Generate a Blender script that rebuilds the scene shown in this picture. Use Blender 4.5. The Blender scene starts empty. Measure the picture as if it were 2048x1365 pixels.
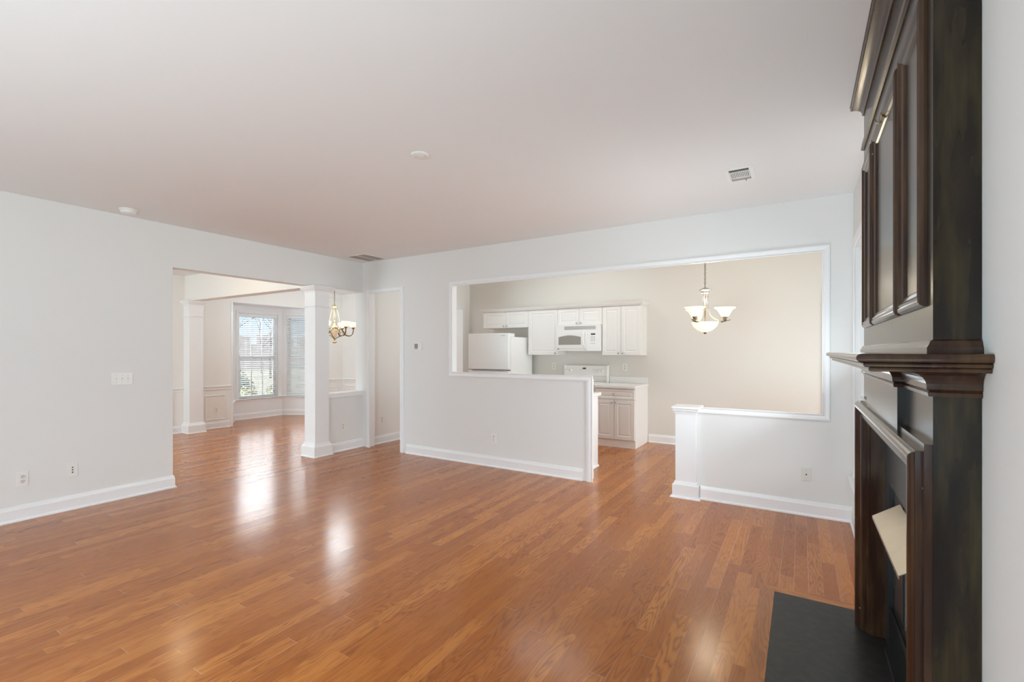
import bpy, bmesh, math, random
from mathutils import Vector, Matrix
random.seed(7)
S = bpy.context.scene
COL = S.collection
R = math.radians
V = Vector

# ------------------------------------------------------------ camera
cam_d = bpy.data.cameras.new('camera'); cam = bpy.data.objects.new('camera', cam_d); COL.objects.link(cam)
cam.location = (0, 0, 1.425)
cam.rotation_euler = (R(90), 0, R(31.664))
cam_d.sensor_width = 36; cam_d.lens = 937.6 / 2048 * 36; cam_d.shift_y = 20.5 / 2048
cam_d.clip_start = 0.05; cam_d.clip_end = 400
S.camera = cam
S.view_settings.view_transform = 'Standard'; S.view_settings.look = 'None'
S.view_settings.exposure = 0.0; S.view_settings.gamma = 1; S.view_settings.use_curve_mapping = False
S.cycles.max_bounces = 14; S.cycles.diffuse_bounces = 8; S.cycles.glossy_bounces = 5
S.cycles.transmission_bounces = 8; S.cycles.transparent_max_bounces = 16
S.cycles.sample_clamp_indirect = 6; S.cycles.caustics_reflective = False; S.cycles.caustics_refractive = False
S.cycles.use_denoising = True

# ------------------------------------------------------------ world
W = bpy.data.worlds.new('sky'); S.world = W; W.use_nodes = True
wn = W.node_tree.nodes; wl = W.node_tree.links; wn.clear()
tc = wn.new('ShaderNodeTexCoord'); sep = wn.new('ShaderNodeSeparateXYZ'); wl.new(tc.outputs['Generated'], sep.inputs[0])
rp = wn.new('ShaderNodeValToRGB'); wl.new(sep.outputs['Z'], rp.inputs[0])
e = rp.color_ramp.elements
e[0].position = 0.0; e[0].color = (.13, .14, .15, 1)
e[1].position = 1.0; e[1].color = (.62, .80, 1.0, 1)
for p_, c_ in ((.07, (.080, .125, .155)), (.13, (.11, .155, .19)), (.22, (.92, .97, 1.0)), (.5, (.95, .98, 1.0))):
    m_ = e.new(p_); m_.color = (*c_, 1)
bg = wn.new('ShaderNodeBackground'); wl.new(rp.outputs[0], bg.inputs[0]); bg.inputs[1].default_value = 6.0
wo = wn.new('ShaderNodeOutputWorld'); wl.new(bg.outputs[0], wo.inputs[0])

# ------------------------------------------------------------ daylight, lamps and added fill lights
def area(name, loc, rot, sx, sy, power, color=(1, 1, 1)):
    d = bpy.data.lights.new(name, 'AREA'); d.shape = 'RECTANGLE'; d.size = sx; d.size_y = sy
    d.energy = power; d.color = color
    o = bpy.data.objects.new(name, d); COL.objects.link(o); o.location = loc; o.rotation_euler = rot
    return o
def point(name, loc, power, color, r=0.05):
    d = bpy.data.lights.new(name, 'POINT'); d.energy = power; d.color = color; d.shadow_soft_size = r
    o = bpy.data.objects.new(name, d); COL.objects.link(o); o.location = loc
    return o
sd = bpy.data.lights.new('sun', 'SUN'); sd.energy = 2.0; sd.angle = R(3); sd.color = (1, .96, .9)
so = bpy.data.objects.new('sun', sd); COL.objects.link(so); so.rotation_euler = (R(35), 0, 0)
DAY = (0.70, 0.90, 1.0)
area('daylight_rear_window', (-1.3, -3.02, 1.35), (R(145), 0, 0), 1.9, 2.0, 58, DAY)
area('daylight_rear_window', (-4.0, -3.02, 1.35), (R(145), 0, 0), 1.9, 2.0, 18, DAY)
area('daylight_side_window', (0.47, 3.80, 1.32), (0, R(138), 0), 1.8, 1.1, 30, (.82, .94, 1.0))
area('skylight_side_window', (0.48, 3.70, 1.5), (0, R(48), 0), 1.4, .8, 13, (.95, .97, 1.0))
area('flank_window_fill', (0.47, 0.42, 1.32), (0, R(112), 0), 1.8, 1.2, 18, DAY)  # added lamp in an unseen window, brightens the right side of the room
area('daylight_breakfast_window', (1.99, 6.1, 1.25), (0, R(96), 0), 2.1, 1.8, 82, (.80, .94, 1.0))
area('foyer_fill', (-7.4, -0.58, 1.3), (R(110), 0, 0), 1.8, 2.0, 95, DAY)  # added lamp brightening foyer and dining room, no source in view
area('daylight_bay_sky', (-11.6, 5.7, 4.2), (0, R(-52), 0), 3.2, 4.0, 1500, (0.82, 0.94, 1.0))
area('kitchen_ceiling_tube', (-3.2, 6.1, 3.25), (0, 0, 0), 1.2, 0.4, 16, (.92, 0.97, 1.0))
area('ceiling_fill', (-1.9, -2.0, .6), (R(132), 0, 0), 1.8, 1.6, 108, (.68, .89, 1.0))  # added lamp aimed up to brighten the ceiling, no real fixture

# ------------------------------------------------------------ mesh helpers
def BM(): return bmesh.new()
def face(bm, pts):
    return bm.faces.new([bm.verts.new(V(p)) for p in pts])
def box(bm, x0, x1, y0, y1, z0, z1, M=None):
    c = [(x0,y0,z0),(x1,y0,z0),(x1,y1,z0),(x0,y1,z0),(x0,y0,z1),(x1,y0,z1),(x1,y1,z1),(x0,y1,z1)]
    v = [bm.verts.new((M @ V(p)) if M else V(p)) for p in c]
    for f in ((0,3,2,1),(4,5,6,7),(0,1,5,4),(1,2,6,5),(2,3,7,6),(3,0,4,7)): bm.faces.new([v[i] for i in f])
    return bm
def hexa(bm, b, t):
    """b, t: four bottom and four top corners"""
    v = [bm.verts.new(V(p)) for p in list(b) + list(t)]
    for f in ((0,3,2,1),(4,5,6,7),(0,1,5,4),(1,2,6,5),(2,3,7,6),(3,0,4,7)): bm.faces.new([v[i] for i in f])
def lathe(bm, prof, c=(0,0,0), n=24, M=None):
    rings = []
    for r, z in prof:
        ring = []
        for i in range(n):
            a = 2*math.pi*i/n
            p = V((r*math.cos(a), r*math.sin(a), z))
            p = (M @ p) if M else p
            ring.append(bm.verts.new(p + V(c)))
        rings.append(ring)
    for a, b in zip(rings, rings[1:]):
        for i in range(n):
            j = (i+1) % n
            f = bm.faces.new((a[i], a[j], b[j], b[i])); f.smooth = True
    if prof[0][0] > 1e-5: bm.faces.new(list(reversed(rings[0])))
    if prof[-1][0] > 1e-5: bm.faces.new(rings[-1])
    return bm
def tube(bm, pts, r, n=8, closed=False):
    pts = [V(p) for p in pts]; N = len(pts)
    rr = r if isinstance(r, (list, tuple)) else [r]*N
    rings = []; up = None
    for i, p in enumerate(pts):
        if closed: t = (pts[(i+1) % N] - pts[i-1]).normalized()
        else: t = (pts[min(i+1, N-1)] - pts[max(i-1, 0)]).normalized()
        if up is None:
            up = V((0,0,1)) if abs(t.z) < .9 else V((1,0,0))
        s = t.cross(up)
        if s.length < 1e-6: s = t.cross(V((0,1,0)))
        s.normalize(); up = s.cross(t).normalized()
        rings.append([bm.verts.new(p + (s*math.cos(2*math.pi*k/n) + up*math.sin(2*math.pi*k/n))*rr[i]) for k in range(n)])
    rng = range(N) if closed else range(N-1)
    for i in rng:
        a, b = rings[i], rings[(i+1) % N]
        for k in range(n):
            f = bm.faces.new((a[k], a[(k+1) % n], b[(k+1) % n], b[k])); f.smooth = True
    if not closed:
        bm.faces.new(list(reversed(rings[0]))); bm.faces.new(rings[-1])
    return bm
def bez(p0, p1, p2, p3, n=10):
    p0, p1, p2, p3 = map(V, (p0, p1, p2, p3)); out = []
    for i in range(n+1):
        t = i/n; u = 1-t
        out.append(u**3*p0 + 3*u*u*t*p1 + 3*u*t*t*p2 + t**3*p3)
    return out
def sweep(bm, path, prof, nrm, closed=False, caps=True):
    """profile (u sideways = nrm x direction, v along nrm) swept along path with mitred corners"""
    P = [V(p) for p in path]; n = V(nrm).normalized(); N = len(P)
    seg = [(P[(i+1) % N] - P[i]).normalized() for i in range(N if closed else N-1)]
    sd_ = [n.cross(d) for d in seg]
    rings = []
    for i in range(N):
        if closed: a, b = sd_[i-1], sd_[i]
        else: a, b = sd_[max(i-1, 0)], sd_[min(i, N-2)]
        m = (a + b) / (1 + a.dot(b))
        rings.append([bm.verts.new(P[i] + m*u + n*v) for u, v in prof])
    k = len(prof)
    for i in range(N if closed else N-1):
        a, b = rings[i], rings[(i+1) % N]
        for j in range(k):
            bm.faces.new((a[j], a[(j+1) % k], b[(j+1) % k], b[j]))
    if not closed and caps:
        bm.faces.new(list(reversed(rings[0]))); bm.faces.new(rings[-1])
    bmesh.ops.recalc_face_normals(bm, faces=bm.faces)
    return bm
def slab(bm, axis, c0, c1, a0, a1, z0, z1, holes=(), M=None):
    """wall panel with rectangular holes (ha0,ha1,hz0,hz1); axis 'x': the wall lies at constant x"""
    A = sorted({a0, a1} | {max(a0, min(a1, h[i])) for h in holes for i in (0, 1)})
    Z = sorted({z0, z1} | {max(z0, min(z1, h[i])) for h in holes for i in (2, 3)})
    def solid(i, j):
        if i < 0 or j < 0 or i >= len(A)-1 or j >= len(Z)-1: return False
        a, z = (A[i]+A[i+1])/2, (Z[j]+Z[j+1])/2
        return not any(h[0] < a < h[1] and h[2] < z < h[3] for h in holes)
    cache = {}
    def vt(c, a, z):
        k = (c, a, z)
        if k not in cache:
            p = V((c, a, z)) if axis == 'x' else V((a, c, z))
            cache[k] = bm.verts.new((M @ p) if M else p)
        return cache[k]
    for i in range(len(A)-1):
        for j in range(len(Z)-1):
            if not solid(i, j): continue
            al, ah, zl, zh = A[i], A[i+1], Z[j], Z[j+1]
            for c in (c0, c1):
                bm.faces.new((vt(c,al,zl), vt(c,ah,zl), vt(c,ah,zh), vt(c,al,zh)))
            if not solid(i-1, j): bm.faces.new((vt(c0,al,zl), vt(c1,al,zl), vt(c1,al,zh), vt(c0,al,zh)))
            if not solid(i+1, j): bm.faces.new((vt(c0,ah,zl), vt(c1,ah,zl), vt(c1,ah,zh), vt(c0,ah,zh)))
            if not solid(i, j-1): bm.faces.new((vt(c0,al,zl), vt(c1,al,zl), vt(c1,ah,zl), vt(c0,ah,zl)))
            if not solid(i, j+1): bm.faces.new((vt(c0,al,zh), vt(c1,al,zh), vt(c1,ah,zh), vt(c0,ah,zh)))
    bmesh.ops.recalc_face_normals(bm, faces=bm.faces)
    return bm
def prism(bm, poly, axis, c0, c1):
    """poly of 2D points extruded along axis; for 'y' poly is (x,z), 'x' (y,z), 'z' (x,y)"""
    def P(p, c):
        return {'y': (p[0], c, p[1]), 'x': (c, p[0], p[1]), 'z': (p[0], p[1], c)}[axis]
    a = [bm.verts.new(P(p, c0)) for p in poly]; b = [bm.verts.new(P(p, c1)) for p in poly]
    bm.faces.new(a); bm.faces.new(list(reversed(b)))
    for i in range(len(poly)):
        j = (i+1) % len(poly); bm.faces.new((a[i], b[i], b[j], a[j]))
    bmesh.ops.recalc_face_normals(bm, faces=bm.faces)
    return bm

ORG = {}
def tag(o, label, cat, group=None, kind=None):
    o['label'] = label; o['category'] = cat
    if group: o['group'] = group
    if kind: o['kind'] = kind
    return o
def thing(name, label, cat, loc=(0,0,0), rz=0, group=None):
    o = bpy.data.objects.new(name, None); COL.objects.link(o); o.empty_display_size = .05
    o.location = loc; o.rotation_euler = (0, 0, rz); ORG[o] = V(loc)
    return tag(o, label, cat, group)
def obj(name, bm, mat, parent=None, local=False, bevel=0, smooth=False, label=None):
    me = bpy.data.meshes.new(name)
    if parent is None:
        xs = [v.co.x for v in bm.verts]; ys = [v.co.y for v in bm.verts]; zs = [v.co.z for v in bm.verts]
        org = V(((min(xs)+max(xs))/2, (min(ys)+max(ys))/2, min(zs)))
    else:
        org = V((0,0,0)) if local else ORG[parent]
    bmesh.ops.translate(bm, verts=bm.verts, vec=-org)
    if smooth:
        for f in bm.faces: f.smooth = True
    bm.to_mesh(me); bm.free(); me.materials.append(mat)
    o = bpy.data.objects.new(name, me); COL.objects.link(o)
    if parent is None: o.location = org; ORG[o] = org
    else: o.parent = parent; ORG[o] = org
    if bevel:
        md = o.modifiers.new('bevel', 'BEVEL'); md.width = bevel; md.segments = 2; md.limit_method = 'ANGLE'; md.angle_limit = R(40)
    if label: o['label'] = label
    return o
def struct(name, bm, mat, label=None, parent=None):
    o = obj(name, bm, mat, parent)
    if parent is None:
        o['kind'] = 'structure'
        if label: o['label'] = label
    return o

# ------------------------------------------------------------ materials
def base(name):
    m = bpy.data.materials.new(name); m.use_nodes = True
    return m, m.node_tree.nodes, m.node_tree.links, m.node_tree.nodes['Principled BSDF']
def mat(name, col, rough=.5, metal=0, bump=0, bscale=80, var=0, spec=.5, coat=0, emit=None, estr=0):
    m, n, l, b = base(name)
    b.inputs['Roughness'].default_value = rough; b.inputs['Metallic'].default_value = metal
    b.inputs['Specular IOR Level'].default_value = spec; b.inputs['Coat Weight'].default_value = coat
    co = n.new('ShaderNodeTexCoord')
    nz = n.new('ShaderNodeTexNoise'); nz.inputs['Scale'].default_value = bscale; nz.inputs['Detail'].default_value = 4
    l.new(co.outputs['Object'], nz.inputs['Vector'])
    mx = n.new('ShaderNodeMix'); mx.data_type = 'RGBA'
    mx.inputs[6].default_value = (*[c*(1-var) for c in col], 1); mx.inputs[7].default_value = (*[min(1, c*(1+var)) for c in col], 1)
    l.new(nz.outputs[0], mx.inputs[0]); l.new(mx.outputs[2], b.inputs['Base Color'])
    if bump:
        bp = n.new('ShaderNodeBump'); bp.inputs['Strength'].default_value = bump; bp.inputs['Distance'].default_value = .002
        l.new(nz.outputs[0], bp.inputs['Height']); l.new(bp.outputs[0], b.inputs['Normal'])
    if emit:
        b.inputs['Emission Color'].default_value = (*emit, 1); b.inputs['Emission Strength'].default_value = estr
    return m
M_wall = mat('wall_paint', (.785, .785, .77), .55, bump=.05, bscale=260, var=.01)
M_ceil = mat('ceiling_paint', (.81, .815, .81), .7, bump=.05, bscale=200, var=.01)
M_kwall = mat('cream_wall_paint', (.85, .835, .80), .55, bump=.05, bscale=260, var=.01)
M_kwall_dim = mat('cream_wall_paint_dim', (.73, .70, .65), .55, bump=.05, bscale=260, var=.01)  # same cream paint, darkened in colour to offset strong light here
M_trim = mat('trim_paint', (.86, .865, .87), .32, bump=.02, bscale=60, var=.01)
M_cab = mat('thermofoil_white', (.84, .82, .79), .38, var=.01)
M_app = mat('appliance_white', (.88, .87, .85), .22, var=.01)
M_counter = mat('laminate_white', (.86, .85, .83), .3, var=.02, bscale=300)
M_plate = mat('plastic_plate', (.84, .83, .80), .3)
M_plate2 = mat('ivory_plastic', (.74, .74, .68), .35)
M_recess = mat('plastic_recess', (.72, .71, .68), .4)
M_dark = mat('dark_slot', (.03, .03, .03), .5)
M_steel = mat('brushed_nickel', (.62, .60, .56), .3, metal=1)
M_knob = mat('satin_chrome', (.55, .55, .54), .35, metal=1)
M_brass = mat('antique_brass', (.45, .33, .15), .32, metal=1, var=.2, bscale=40)
M_bronze = mat('aged_bronze', (.20, .14, .09), .4, metal=1, var=.3, bscale=50)
M_slat = mat('blind_white', (.86, .87, .88), .4)
M_tape = mat('blind_cord', (.80, .80, .80), .7)
M_grey = mat('grey_print', (.35, .35, .34), .5)
M_lcd = mat('lcd_grey', (.26, .28, .26), .25)
M_ventd = mat('vent_shadow', (.10, .10, .09), .8)
M_vent = mat('vent_enamel', (.36, .34, .31), .45)
M_ventw = mat('vent_white', (.82, .82, .80), .4)
M_shade = mat('alabaster_glass', (.95, .86, .66), .35, emit=(1.0, .84, .56), estr=.9, var=.08, bscale=30)
M_dome = mat('lit_dome_glass', (.95, .86, .66), .35, emit=(1.0, .66, .26), estr=16.0)
M_urn = mat('alabaster_stone', (.80, .66, .46), .35, emit=(1.0, .75, .45), estr=.15, var=.08, bscale=30)
M_mwglass = mat('oven_window', (.33, .31, .28), .15, var=.05, bscale=400)
M_slate = mat('slate_black', (.018, .019, .020), .32, bump=.25, bscale=30, var=.5)
M_fbox = mat('firebox_black', (.012, .012, .013), .45, var=.4, bscale=25)
M_brick = mat('firebox_refractory', (.50, .48, .45), .8, var=.15, bscale=20)
M_hood = mat('damper_metal', (.46, .42, .35), .38, metal=.75, var=.15, bscale=12)
M_siding = mat('exterior_siding', (.75, .78, .82), .6)

def glass_mat():
    m, n, l, b = base('window_glass')
    n.remove(b)
    t = n.new('ShaderNodeBsdfTransparent'); g = n.new('ShaderNodeBsdfGlossy'); g.inputs['Roughness'].default_value = .02
    f = n.new('ShaderNodeFresnel'); f.inputs['IOR'].default_value = 1.45
    mx = n.new('ShaderNodeMixShader'); l.new(f.outputs[0], mx.inputs[0]); l.new(t.outputs[0], mx.inputs[1]); l.new(g.outputs[0], mx.inputs[2])
    l.new(mx.outputs[0], n['Material Output'].inputs[0])
    return m
M_glass = glass_mat()

def node_math(n, l, op, a, b=None, c=None):
    x = n.new('ShaderNodeMath'); x.operation = op
    for i, v in enumerate((a, b, c)):
        if v is None: continue
        if isinstance(v, (int, float)): x.inputs[i].default_value = v
        else: l.new(v, x.inputs[i])
    return x.outputs[0]
def wood_floor(name, across='X', w=.0762, light=(.54,.190,.030), mid=(.42,.126,.014), dark=(.19,.042,.005), seam=(.25,.085,.03), lenb=.55, lenv=.7):
    m, n, l, b = base(name)
    mt = lambda *a: node_math(n, l, *a)
    co = n.new('ShaderNodeTexCoord'); sp = n.new('ShaderNodeSeparateXYZ'); l.new(co.outputs['Object'], sp.inputs[0])
    X, Y = (sp.outputs['X'], sp.outputs['Y']) if across == 'X' else (sp.outputs['Y'], sp.outputs['X'])
    u = mt('DIVIDE', X, w); row = mt('FLOOR', u); fu = mt('FRACT', u)
    wn_ = n.new('ShaderNodeTexWhiteNoise'); wn_.noise_dimensions = '1D'; l.new(row, wn_.inputs['W'])
    wn2 = n.new('ShaderNodeTexWhiteNoise'); wn2.noise_dimensions = '1D'; l.new(mt('ADD', row, 77.3), wn2.inputs['W'])
    L = mt('ADD', mt('MULTIPLY', wn_.outputs['Value'], lenv), lenb)
    v = mt('ADD', mt('DIVIDE', Y, L), mt('MULTIPLY', wn2.outputs['Value'], 9.0))
    brd = mt('FLOOR', v); fv = mt('FRACT', v)
    cid = n.new('ShaderNodeCombineXYZ'); l.new(row, cid.inputs[0]); l.new(brd, cid.inputs[1])
    wn3 = n.new('ShaderNodeTexWhiteNoise'); wn3.noise_dimensions = '2D'; l.new(cid.outputs[0], wn3.inputs['Vector'])
    rnd = wn3.outputs['Value']
    # oak figure: contour lines of a stretched noise
    cv = n.new('ShaderNodeCombineXYZ'); l.new(mt('ADD', mt('MULTIPLY', X, 10.0), mt('MULTIPLY', rnd, 60.0)), cv.inputs[0])
    l.new(mt('ADD', mt('MULTIPLY', Y, 1.3), mt('MULTIPLY', rnd, 37.0)), cv.inputs[1])
    nz = n.new('ShaderNodeTexNoise'); nz.inputs['Scale'].default_value = 1.0; nz.inputs['Detail'].default_value = 3.0
    nz.inputs['Roughness'].default_value = .45; nz.inputs['Distortion'].default_value = .35; l.new(cv.outputs[0], nz.inputs['Vector'])
    rings = mt('FRACT', mt('MULTIPLY', nz.outputs[0], 15.0))
    tri = mt('ABSOLUTE', mt('SUBTRACT', mt('MULTIPLY', rings, 2.0), 1.0))
    line = mt('POWER', tri, 2.2)
    # fine pores
    cf = n.new('ShaderNodeCombineXYZ'); l.new(mt('MULTIPLY', X, 260.0), cf.inputs[0]); l.new(mt('ADD', mt('MULTIPLY', Y, 9.0), mt('MULTIPLY', rnd, 50.0)), cf.inputs[1])
    nf = n.new('ShaderNodeTexNoise'); nf.inputs['Scale'].default_value = 1.0; nf.inputs['Detail'].default_value = 2.0; l.new(cf.outputs[0], nf.inputs['Vector'])
    big = n.new('ShaderNodeTexNoise'); big.inputs['Scale'].default_value = .8; big.inputs['Detail'].default_value = 1.0; l.new(co.outputs['Object'], big.inputs['Vector'])
    tone = n.new('ShaderNodeValToRGB'); ee = tone.color_ramp.elements
    ee[0].position = .05; ee[0].color = (*[d*.16+m2*.84 for d, m2 in zip(dark, mid)], 1); ee[1].position = .95; ee[1].color = (*light, 1); q = ee.new(.42); q.color = (*mid, 1)
    l.new(rnd, tone.inputs[0])
    mx = n.new('ShaderNodeMix'); mx.data_type = 'RGBA'; l.new(tone.outputs[0], mx.inputs[6]); mx.inputs[7].default_value = (*dark, 1)
    pores = mt('MULTIPLY', mt('SUBTRACT', nf.outputs[0], .38), .4)
    l.new(mt('MINIMUM', mt('MAXIMUM', mt('ADD', mt('MULTIPLY', line, mt('ADD', mt('MULTIPLY', mt('FRACT', mt('MULTIPLY', rnd, 7.3)), .42), .32)), pores), 0.0), 1.0), mx.inputs[0])
    # seams; the pale rows carry light caught in the gaps as colour
    du = mt('MINIMUM', fu, mt('SUBTRACT', 1.0, fu)); dv = mt('MULTIPLY', mt('MINIMUM', fv, mt('SUBTRACT', 1.0, fv)), mt('DIVIDE', L, w))
    dist = mt('MINIMUM', du, dv)
    sm = mt('SUBTRACT', 1.0, mt('MINIMUM', mt('MULTIPLY', dist, 48.0), 1.0))
    scol = n.new('ShaderNodeMix'); scol.data_type = 'RGBA'; scol.inputs[6].default_value = (*seam, 1); scol.inputs[7].default_value = (.80, .55, .38, 1)
    l.new(mt('GREATER_THAN', wn2.outputs['Value'], .55), scol.inputs[0])
    mx2 = n.new('ShaderNodeMix'); mx2.data_type = 'RGBA'; l.new(mx.outputs[2], mx2.inputs[6]); l.new(scol.outputs[2], mx2.inputs[7]); l.new(mt('MULTIPLY', sm, .55), mx2.inputs[0])
    l.new(mx2.outputs[2], b.inputs['Base Color'])
    l.new(mt('ADD', mt('MULTIPLY', nf.outputs[0], .06), .17), b.inputs['Roughness'])
    b.inputs['Specular IOR Level'].default_value = .5
    b.inputs['IOR'].default_value = 1.52
    bp = n.new('ShaderNodeBump'); bp.inputs['Strength'].default_value = 1.0; bp.inputs['Distance'].default_value = 1.0
    hh = mt('ADD', mt('MULTIPLY', big.outputs[0], .00003), mt('MULTIPLY', mt('MULTIPLY', mt('SUBTRACT', rnd, .5), fu), .0009))
    l.new(hh, bp.inputs['Height']); l.new(bp.outputs[0], b.inputs['Normal'])
    return m
M_floor = wood_floor('oak_planks')
M_border = wood_floor('oak_border_board', across='Y', w=5.0, lenb=8, lenv=1)

def mantel_mat(name, a=(.0065,.0035,.0022), g=(.09,.066,.022), amount=.5, rough=.24):
    m, n, l, b = base(name)
    co = n.new('ShaderNodeTexCoord'); mp = n.new('ShaderNodeMapping'); mp.inputs['Scale'].default_value = (12, 12, 1.8); l.new(co.outputs['Object'], mp.inputs[0])
    nz = n.new('ShaderNodeTexNoise'); nz.inputs['Scale'].default_value = 1.8; nz.inputs['Detail'].default_value = 3; nz.inputs['Roughness'].default_value = .5; l.new(mp.outputs[0], nz.inputs['Vector'])
    mp2 = n.new('ShaderNodeMapping'); mp2.inputs['Scale'].default_value = (160, 160, 4); l.new(co.outputs['Object'], mp2.inputs[0])
    st = n.new('ShaderNodeTexNoise'); st.inputs['Scale'].default_value = 1.0; st.inputs['Detail'].default_value = 3; l.new(mp2.outputs[0], st.inputs['Vector'])
    cr = n.new('ShaderNodeValToRGB'); ce = cr.color_ramp.elements; ce[0].position = .42; ce[0].color = (0,0,0,1); ce[1].position = .85; ce[1].color = (amount,)*3 + (1,)
    l.new(nz.outputs[0], cr.inputs[0])
    fac = node_math(n, l, 'MULTIPLY', cr.outputs[0], node_math(n, l, 'ADD', st.outputs[0], .5))
    mx = n.new('ShaderNodeMix'); mx.data_type = 'RGBA'; mx.inputs[6].default_value = (*a, 1); mx.inputs[7].default_value = (*g, 1); l.new(fac, mx.inputs[0])
    # paint chips
    vo = n.new('ShaderNodeTexVoronoi'); vo.inputs['Scale'].default_value = 9; l.new(co.outputs['Object'], vo.inputs['Vector'])
    chip = node_math(n, l, 'LESS_THAN', vo.outputs['Distance'], .028)
    mx2 = n.new('ShaderNodeMix'); mx2.data_type = 'RGBA'; l.new(mx.outputs[2], mx2.inputs[6]); mx2.inputs[7].default_value = (.5, .42, .32, 1); l.new(node_math(n, l, 'MULTIPLY', chip, .8), mx2.inputs[0])
    l.new(mx2.outputs[2], b.inputs['Base Color'])
    b.inputs['Roughness'].default_value = rough; b.inputs['Specular IOR Level'].default_value = .3
    b.inputs['Coat Weight'].default_value = .1; b.inputs['Coat Roughness'].default_value = .1
    bp = n.new('ShaderNodeBump'); bp.inputs['Strength'].default_value = .12; bp.inputs['Distance'].default_value = .001; l.new(st.outputs[0], bp.inputs['Height']); l.new(bp.outputs[0], b.inputs['Normal'])
    return m
M_man = mantel_mat('mantel_stain')
M_man2 = mantel_mat('mantel_moulding_stain', a=(.030,.012,.007), g=(.13,.075,.03), amount=.5, rough=.22)
M_hearth = mantel_mat('hearth_slate_paint', a=(.013,.013,.012), g=(.045,.042,.036), amount=.6, rough=.42)

# ------------------------------------------------------------ room shell
XA, YB, XC, H = -5.59, 4.80, .37, 2.743
XD, YD, YK, HK = -9.20, 7.31, 7.39, 3.30
b = BM(); box(b, -10.2, 2.2, -3.2, 7.6, -.06, 0)
struct('floor', b, M_floor, 'glossy reddish oak strip floor running through every room')
b = BM(); box(b, XD-.12, XC+.12, -3.12, YB+.0, H, H+.1); box(b, XD-.12, XA-.0, YB, YD+.12, H, H+.1)
struct('ceiling', b, M_ceil, 'smooth white living and dining room ceiling')
b = BM(); box(b, XA-.1, 2.1, YB+.12, YK+.12, HK, HK+.1)
struct('ceiling_kitchen', b, M_ceil, 'high white kitchen ceiling')
# wall between living room and foyer / dining room
b = BM(); slab(b, 'x', XA-.15, XA, -3.0, YB, 0, H, [(2.31, 3.965, -1, 2.303), (3.965, 4.17, -1, 2.303), (4.17, YB, .775, 2.303)])
struct('wall_left', b, M_wall, 'pale wall with wide cased openings to the foyer and dining room')
# wall between living room and kitchen
b = BM()
slab(b, 'y', YB, YB+.12, XA-.15, 2.02, 0, HK, [(-5.482, -4.74, -1, 2.33), (-3.92, .208, 1.10, 2.33), (-1.984, -.95, -1, 1.2), (-.95, .208, .832, 1.2)])
struct('wall_back', b, M_wall, 'pale wall with door, pass-through and half walls to the kitchen')
# fireplace wall
b = BM(); slab(b, 'x', XC, XC+.12, -3.0, YB, 0, H, [(3.35, 4.655, .40, 2.26), (2.0, 2.61, .1, .78), (-.22, 1.085, .40, 2.26)])
struct('wall_right', b, M_wall, 'pale fireplace wall with a tall window')
b = BM(); slab(b, 'y', -3.12, -3.0, XA-.15, XC+.12, 0, H, [(-2.25, -.35, .35, 2.35), (-4.95, -3.05, .35, 2.35)])
struct('wall_rear', b, M_wall)
# foyer and dining shell
b = BM(); slab(b, 'x', XD-.12, XD, -.6, YD+.12, 0, H, [(4.765, 6.64, -1, 2.38)])
struct('wall_dining_front', b, M_kwall, 'cream dining room wall with the bay opening')
b = BM(); slab(b, 'y', YD, YD+.12, XD, XA-.06, 0, H)
struct('wall_dining_far', b, M_kwall)
b = BM(); slab(b, 'y', -.72, -.6, XD, XA-.15, 0, H, [(-8.3, -6.5, .3, 2.3)])
struct('wall_foyer', b, M_kwall)
b = BM(); box(b, XD, XA-.15, 3.985, 4.165, 2.303, H)
struct('wall_beam', b, M_kwall, 'dropped beam between foyer and dining room')
# kitchen shell
b = BM(); slab(b, 'x', XA-.06, -5.53, YB+.12, YK+.12, 0, HK, [(5.60, 7.21, -1, 2.29)])
struct('wall_kitchen_left', b, M_kwall)
def arch_wall(bm, x0, x1, y0, y1, z1, cx, r, zb, zs, n=16):
    box(bm, x0, cx-r, y0, y1, 0, z1); box(bm, cx+r, x1, y0, y1, 0, z1); box(bm, cx-r, cx+r, y0, y1, 0, zb)
    for i in range(n):
        a0, a1 = math.pi*i/n, math.pi*(i+1)/n
        xa, xb = cx+r*math.cos(a1), cx+r*math.cos(a0); za, zb2 = zs+r*math.sin(a1), zs+r*math.sin(a0)
        hexa(bm, [(xa,y0,za),(xb,y0,zb2),(xb,y1,zb2),(xa,y1,za)], [(xa,y0,z1),(xb,y0,z1),(xb,y1,z1),(xa,y1,z1)])
b = BM(); arch_wall(b, -5.65, 2.02, YK, YK+.12, HK, .71, .40, .30, 2.10)
struct('wall_kitchen_back', b, M_kwall_dim, 'cream kitchen wall with an arched window at its right end')
b = BM(); slab(b, 'x', 1.90, 2.02, YB+.12, YK, 0, HK, [(5.2, 7.0, .2, 2.3)])
struct('wall_breakfast', b, M_kwall_dim)
# bay
BP = [(XD-.0, 4.745), (-9.90, 5.18), (-9.90, 6.235), (XD-.0, 6.66)]
def seg_frame(p, q):
    p, q = V((*p, 0)), V((*q, 0)); d = (q-p); L = d.length; a = math.atan2(d.y, d.x)
    return Matrix.Translation(p) @ Matrix.Rotation(a, 4, 'Z'), L, a
bay = []
for (p, q), hole in zip(zip(BP, BP[1:]), [(.10, .72), (.10, .955), (.10, .72)]):
    Mx, L, a = seg_frame(p, q)
    bay.append((Mx, L, a, hole))
    b = BM(); slab(b, 'y', 0, .12, 0, L, 0, 2.38, [(hole[0], hole[1], .41, 2.22)], Mx)
    struct('wall_bay', b, M_trim)
b = BM(); prism(b, [(-10.1, 4.6), (XD-.12, 4.6), (XD-.12, 6.8), (-10.1, 6.8)], 'z', 2.38, 2.48)
struct('ceiling_bay', b, M_ceil)

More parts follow.
